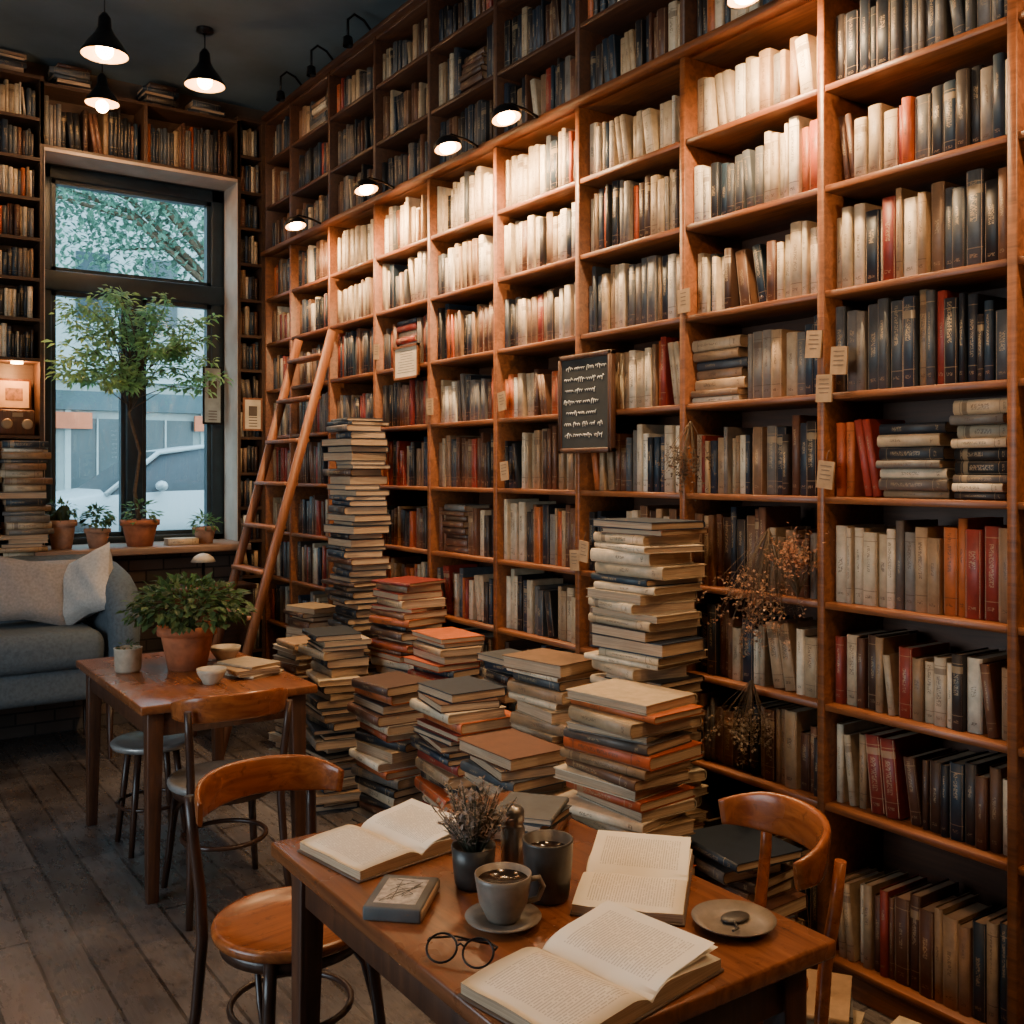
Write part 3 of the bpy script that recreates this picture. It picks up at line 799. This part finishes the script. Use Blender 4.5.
# ------------------------------------------------------------ TABLE ITEMS
TZ=.7505
def open_book(x,y,yaw,hw,h,T_,z=TZ,curl=0):
    mb=MB(); n=16
    mb.rbox(-hw-.006,hw+.006,-h/2-.004,h/2+.004,0,.005,.002,1,0,None,(.10,.06,.04,.3))
    for sg in (-1,1):
        prof=[]
        for i in range(n+1):
            u=i/n
            zz=T_*(.35+.75*min(1,u/.22)**.6)*(1-.42*u**1.6)+curl*(u**3)
            prof.append((sg*u*hw,.005+zz,u))
        m=6
        k=mb.pts([V((px,-h/2+h*j/m,pz+.0015*math.sin(j*2+px*30))) for px,pz,u in prof for j in range(m+1)])
        def uvf(ii,jj):
            uu=prof[ii][2]; uu=uu if sg>0 else 1-uu
            return (uu,jj/m)
        for i in range(n):
            for j in range(m):
                a=k+i*(m+1)+j; b_=a+m+1
                mb.face((a,b_,b_+1,a+1),2,True,(1,1,1,1),[uvf(i,j),uvf(i+1,j),uvf(i+1,j+1),uvf(i,j+1)])
        kb=mb.pts([V((px,-h/2,.005)) for px,pz,u in prof]+[V((px,h/2,.005)) for px,pz,u in prof])
        for i in range(n):
            mb.face((k+i*(m+1),kb+i,kb+i+1,k+(i+1)*(m+1)),1); 
            mb.face((k+i*(m+1)+m,kb+n+1+i,kb+n+2+i,k+(i+1)*(m+1)+m),1)
        e0=k+n*(m+1)
        mb.face([e0+j for j in range(m+1)]+[kb+2*n+1,kb+n],1)
    for (cu,f) in ((.012,.98),(.022,.93)):
        k=mb.pts([V((hw*f*(i/8),-h/2+.003+(h-.006)*j,.006+T_*(.4+.8*min(1,(i/8)/.3)**.6)*(1-.25*(i/8))+cu*(i/8)**1.5)) for i in range(9) for j in (0,1)])
        for i in range(8):
            mb.face((k+2*i,k+2*i+2,k+2*i+3,k+2*i+1),2,True,(1,1,1,1),[(i/8,0),((i+1)/8,0),((i+1)/8,1),(i/8,1)])
    o=mb.obj('open_book',[COVER,PAGES,PTEXT]); o.location=(x,y,z); o.rotation_euler[2]=yaw
open_book(1.09,2.08,.15,.165,.24,.026)
open_book(1.42,1.60,.74,.175,.215,.024)
open_book(1.085,1.33,.16,.19,.25,.028)
mb=MB()
mb.lathe([(0,.002),(.04,.0),(.045,.004),(.072,.014),(.074,.017),(.045,.009),(0,.008)],None,36,0)
mb.lathe([(0,.010),(.030,.010),(.034,.018),(.047,.045),(.054,.088),(.055,.098),(.052,.098),(.049,.086),(0.001,.085)],None,36,0,mats=[0]*7+[1])
mb.tube([(.050,0,.080),(.072,.0,.082),(.080,0,.065),(.070,0,.042),(.044,0,.038)],.0055,8,0)
o=mb.obj('coffee_cup',[CER,COFFEE]); o.location=(1.085,1.605,TZ); o.rotation_euler[2]=-.35
mb=MB(); mb.lathe([(0,0),(.038,0),(.043,.008),(.049,.06),(.052,.118),(.0525,.122),(.048,.122),(.045,.10),(0.001,.098)],None,36,0,mats=[0]*7+[1])
o=mb.obj('ceramic_tumbler',[CERD,COFFEE]); o.location=(1.225,1.65,TZ)
mb=MB(); mb.lathe([(0,0),(.036,0),(.040,.01),(.044,.05),(.047,.085),(.044,.085),(.040,.07),(0.001,.068)],None,28,1)
for i in range(120):
    a=U(0,2*PI); s=U(0,.8)
    d=V((math.cos(a)*s,math.sin(a)*s,1)).normalized(); l=U(.07,.145)
    st=V((math.cos(a)*.02*s,math.sin(a)*.02*s,.07)); e=st+d*l
    mb.tube([st,st.lerp(e,.5)+V((0,0,.004)),e],.001,4,0,col=(.16,.16,.11,1),cap=False)
    for k in range(12):
        p=st.lerp(e,U(.4,1.05))+V((U(-1,1),U(-1,1),0))*.004; kk=U(.6,1.3)
        mb.leaf(p,V((U(-1,1),U(-1,1),U(0,1.2))),Z,.014,.008,(.40*kk,.33*kk,.28*kk,1),0,.1)
o=mb.obj('lavender_vase',[LEAF,CERD]); o.location=(1.135,1.79,TZ)
mb=MB(); mb.lathe([(0,0),(.024,0),(.026,.004),(.026,.10),(.024,.104),(.022,.112),(.025,.116),(.025,.138),(.020,.146),(.0,.149)],None,28,0)
o=mb.obj('pepper_grinder',[STEEL]); o.location=(1.235,1.79,TZ)
mb=MB(); z=stack(mb,1.42,1.98,TZ,TZ+.06,.15,.21,PI/2+.6,(0,0),'tbg',.006,.15,(.02,.028)); mb.obj('book_pile',[COVER,PAGES])
mb=MB(); mb.rbox(-.058,.058,-.080,.080,.0,.028,.004,2,0); mb.rbox(-.056,.060,-.078,.082,.004,.024,.002,1,1); mb.box(-.042,.042,-.060,.060,.028,.0286,2)
for i in range(5):
    mb.tube([(U(-.035,.035),U(-.055,.055),.0288) for _ in range(5)],.0006,4,0,cap=False)
o=mb.obj('notebook',[simple('slate_cover',(.10,.10,.10),.6),PAGES,simple('cover_print',(.42,.38,.34),.6,0,.45,60)]); o.location=(.965,1.79,TZ); o.rotation_euler[2]=-.75
mb=MB(); mb.lathe([(0,.002),(.05,.0),(.055,.003),(.078,.016),(.080,.019),(.056,.007),(.0,.006)],None,40,0)
mb.tube([(.0,.0,.011),(-.02,-.03,.014),(-.05,-.045,.022)],.0025,6,1)
mb.sphere((.015,.01,.011),.022,1,sc=(1.5,1,.3))
o=mb.obj('side_plate',[CER,CERD]); o.location=(1.44,1.345,TZ)
mb=MB(); MX=T(0,0,.022)@Matrix.Rotation(.75,4,'X')
for sx in (-1,1):
    mb.tube([(sx*.034+.028*math.cos(a),0,.025*math.sin(a)) for a in [2*PI*i/24 for i in range(24)]],.0022,6,0,closed=True,M=MX)
    h_=MX@V((sx*.062,0,.008))
    mb.tube([h_,h_+V((sx*.002,-.012,0)),V((sx*.030,-.065,.014)),V((-sx*.03,-.075,.003))],.002,6,0)
mb.tube([(-.008,0,.006),(0,0.002,.011),(.008,0,.006)],.002,6,0,M=MX)
o=mb.obj('eyeglasses',[BLACK]); o.location=(.935,1.52,TZ+.001); o.rotation_euler[2]=2.25
mb=MB(); mb.lathe([(0,0),(.045,0),(.055,.01),(.058,.10),(.06,.105),(.053,.105),(.05,.09),(0,.09)],None,24,0); 
bushy(mb,V((0,0,.10)),.04,.03,30,.03,.012,1)
o=mb.obj('potted_sprout',[CERL,LEAF]); o.location=(1.11,4.545,TZ)
for x,y,r in ((1.55,4.58,.07),(1.33,4.10,.06)):
    mb=MB(); mb.lathe([(0,0),(r*.55,0),(r*.6,.008),(r*.95,.045),(r,.062),(r*.94,.062),(r*.8,.035),(0,.02)],None,28,0)
    o=mb.obj('ceramic_bowl',[CERL]); o.location=(x,y,TZ)
mb=MB(); stack(mb,1.53,4.22,TZ,TZ+.05,.20,.27,.3,(0,0),'cct',.014,.35,(.010,.014)); mb.obj('magazine_pile',[COVER,PAGES])
# ------------------------------------------------------------ OUTSIDE
ASPH=simple('asphalt',(.075,.085,.09),.85,0,.2,3)
PAVE=simple('pavement',(.14,.145,.145),.85,0,.15,4)
FAC=simple('facade_render',(.34,.375,.375),.9,0,.12,1.5)
FACG=simple('facade_glass',(.03,.05,.06),.3,0,.3,1)
SHOP=simple('shopfront',(.05,.08,.09),.6,0,.3,2)
SIGN=simple('shop_sign',(.55,.13,.05),.6,0,.3,2)
ZG=.40
boxobj('street',-30,45,8.6,60,ZG-.5,ZG,[ASPH])
boxobj('pavement',-30,45,7.40,8.6,ZG-.5,ZG+.06,[PAVE])
mb=MB(); mb.box(-12,30,20,21,ZG,11)
for i in range(-9,23):
    x=i*1.25+.2
    for z in (4.4,6.8,9.0):
        mb.box(x,x+.6,19.95,20.0,z,z+1.3,1); mb.box(x-.06,x+.66,19.9,20,z-.1,z,0)
    mb.box(x-.15,x+.9,19.94,20.0,ZG+.4,2.6,1)
    mb.box(x-.2,x-.1,19.9,20,ZG,3.0,0)
    mb.box(x+.35,x+.38,19.9,19.95,ZG+.4,2.6,0)
mb.box(-12,30,19.85,20,2.75,3.1,2); mb.box(-12,30,19.8,20,3.3,3.45,0)
for x in (3.5,6.1,8.8): mb.box(x,x+.7,19.80,19.86,2.4,2.7,3)
mb.obj('building_facade',[FAC,FACG,SHOP,SIGN])
CARP=simple('car_paint',(.30,.33,.345),.35,.1,.05,2)
CGL=simple('car_glass',(.01,.014,.018),.5)
TIRE=simple('tire',(.015,.015,.015),.85)
mb=MB()
st=[(0,.45,.62,.62,.60,.60),(.12,.30,.72,.74,.76,.70),(.6,.22,.82,.88,.84,.72),(1.15,.22,.90,.96,.86,.74),(1.75,.22,.94,1.38,.87,.62),(2.3,.22,.95,1.46,.87,.62),(3.1,.22,.96,1.43,.87,.62),(3.75,.24,.98,1.16,.85,.66),(4.05,.30,.92,.98,.80,.68),(4.2,.45,.75,.78,.66,.62)]
rings=[]
for x,zb,zbelt,zt,w,wr in st:
    ps=[(x,-w*.92,zb),(x,-w,(zb+zbelt)/2),(x,-w*.97,zbelt),(x,-wr,zt-.03),(x,-wr*.8,zt),(x,wr*.8,zt),(x,wr,zt-.03),(x,w*.97,zbelt),(x,w,(zb+zbelt)/2),(x,w*.92,zb)]
    rings.append(mb.pts([V(p) for p in ps]))
for i in range(len(st)-1):
    for j in range(10):
        a=rings[i]+j;b_=rings[i]+(j+1)%10;c=rings[i+1]+(j+1)%10;d=rings[i+1]+j
        gl = (j in (2,6) and 3<=i<=6) or (j in (3,4,5) and i in (3,6))
        mb.face((a,b_,c,d),1 if gl else 0,True)
mb.face([rings[0]+j for j in range(10)],0); mb.face([rings[-1]+j for j in range(10)],0)
for x in (.85,3.35):
    for y in (-.80,.80):
        mb.lathe([(0.001,-.1),(.2,-.11),(.31,-.1),(.32,0),(.31,.1),(.2,.11),(.001,.1)],T(x,y,.32)@Matrix.Rotation(PI/2,4,'X'),24,2,mats=[3,2,2,2,2,3])
mb.tube([(2.45,-.86,.93),(2.45,-.64,1.43)],.03,6,0)
mb.tube([(1.15,-.84,.91),(1.75,-.62,1.36),(2.3,-.60,1.44),(3.1,-.60,1.41),(3.75,-.66,1.12)],.03,6,0)
mb.sphere((.1,-.5,.66),.11,3,sc=(.5,1.3,.7)); mb.sphere((.1,.5,.66),.11,3,sc=(.5,1.3,.7))
mb.sphere((1.7,-.94,1.0),.08,0,sc=(.8,1,.7))
o=mb.obj('car',[CARP,CGL,TIRE,STEEL]); o.location=(1.35,12.0,ZG+.06)
mb=MB()
tr_=[V((6.4,15,ZG+.001)),V((6.3,15,2)),V((5.8,15,3.6)),V((5.2,15,5))]
mb.tube(tr_,[.16,.13,.10,.07],10,1)
for i in range(9):
    a=U(0,2*PI); e=V((4.2+2*math.cos(a),15+1.4*math.sin(a),U(4.8,7))); mb.tube([tr_[2],tr_[3].lerp(e,.5),e],[.06,.04,.02],6,1)
for i in range(15000):
    th=U(0,2*PI); ph=math.acos(U(-1,1)); r=R()**.4
    p=V((4.0+3.0*r*math.sin(ph)*math.cos(th),15+1.8*r*math.sin(ph)*math.sin(th),6.4+2.2*r*math.cos(ph)))
    k=U(.4,1.5); mb.leaf(p,V((U(-1,1),U(-1,1),U(-1,.5))),Z,U(.07,.15),.07,(.14*k,.26*k,.19*k,1),0,.1)
mb.obj('street_tree',[LEAF,BARK])
# ------------------------------------------------------------ WORLD + LIGHT
w=bpy.data.worlds.new('World'); scene.world=w; w.use_nodes=True
nt=w.node_tree; bg=nt.nodes['Background']
tc=node(nt,'ShaderNodeTexCoord'); sx=node(nt,'ShaderNodeSeparateXYZ'); nt.links.new(tc.outputs['Generated'],sx.inputs[0])
c=ramp(nt,sx.outputs[2],[(.0,(.80,.92,.95)),(.6,(.58,.77,.95))])
nt.links.new(c,bg.inputs[0]); bg.inputs[1].default_value=8.5
def portal(name,loc,rot,sx_,sy_):
    l=bpy.data.lights.new(name,'AREA'); l.shape='RECTANGLE'; l.size=sx_; l.size_y=sy_; l.cycles.is_portal=True
    o=bpy.data.objects.new(name,l); COLL.objects.link(o); o.location=loc; o.rotation_euler=rot
portal('window_1_portal',(1.785,YB+.2,2.37),(-PI/2,0,0),1.23,2.5)
portal('unseen_fill_window_portal',(XL-.18,(LY0+LY1)/2,(LZ0+LZ1)/2),(0,-PI/2,0),LZ1-LZ0,LY1-LY0)
# ------------------------------------------------------------ CAMERA
cam=bpy.data.cameras.new('camera'); co=bpy.data.objects.new('camera',cam); COLL.objects.link(co)
co.location=(0,0,1.62); co.rotation_euler=(PI/2,0,-math.radians(34.56))
cam.sensor_width=36; cam.lens=35.47; cam.shift_y=-41/1024; cam.clip_start=.05; cam.clip_end=200
scene.camera=co
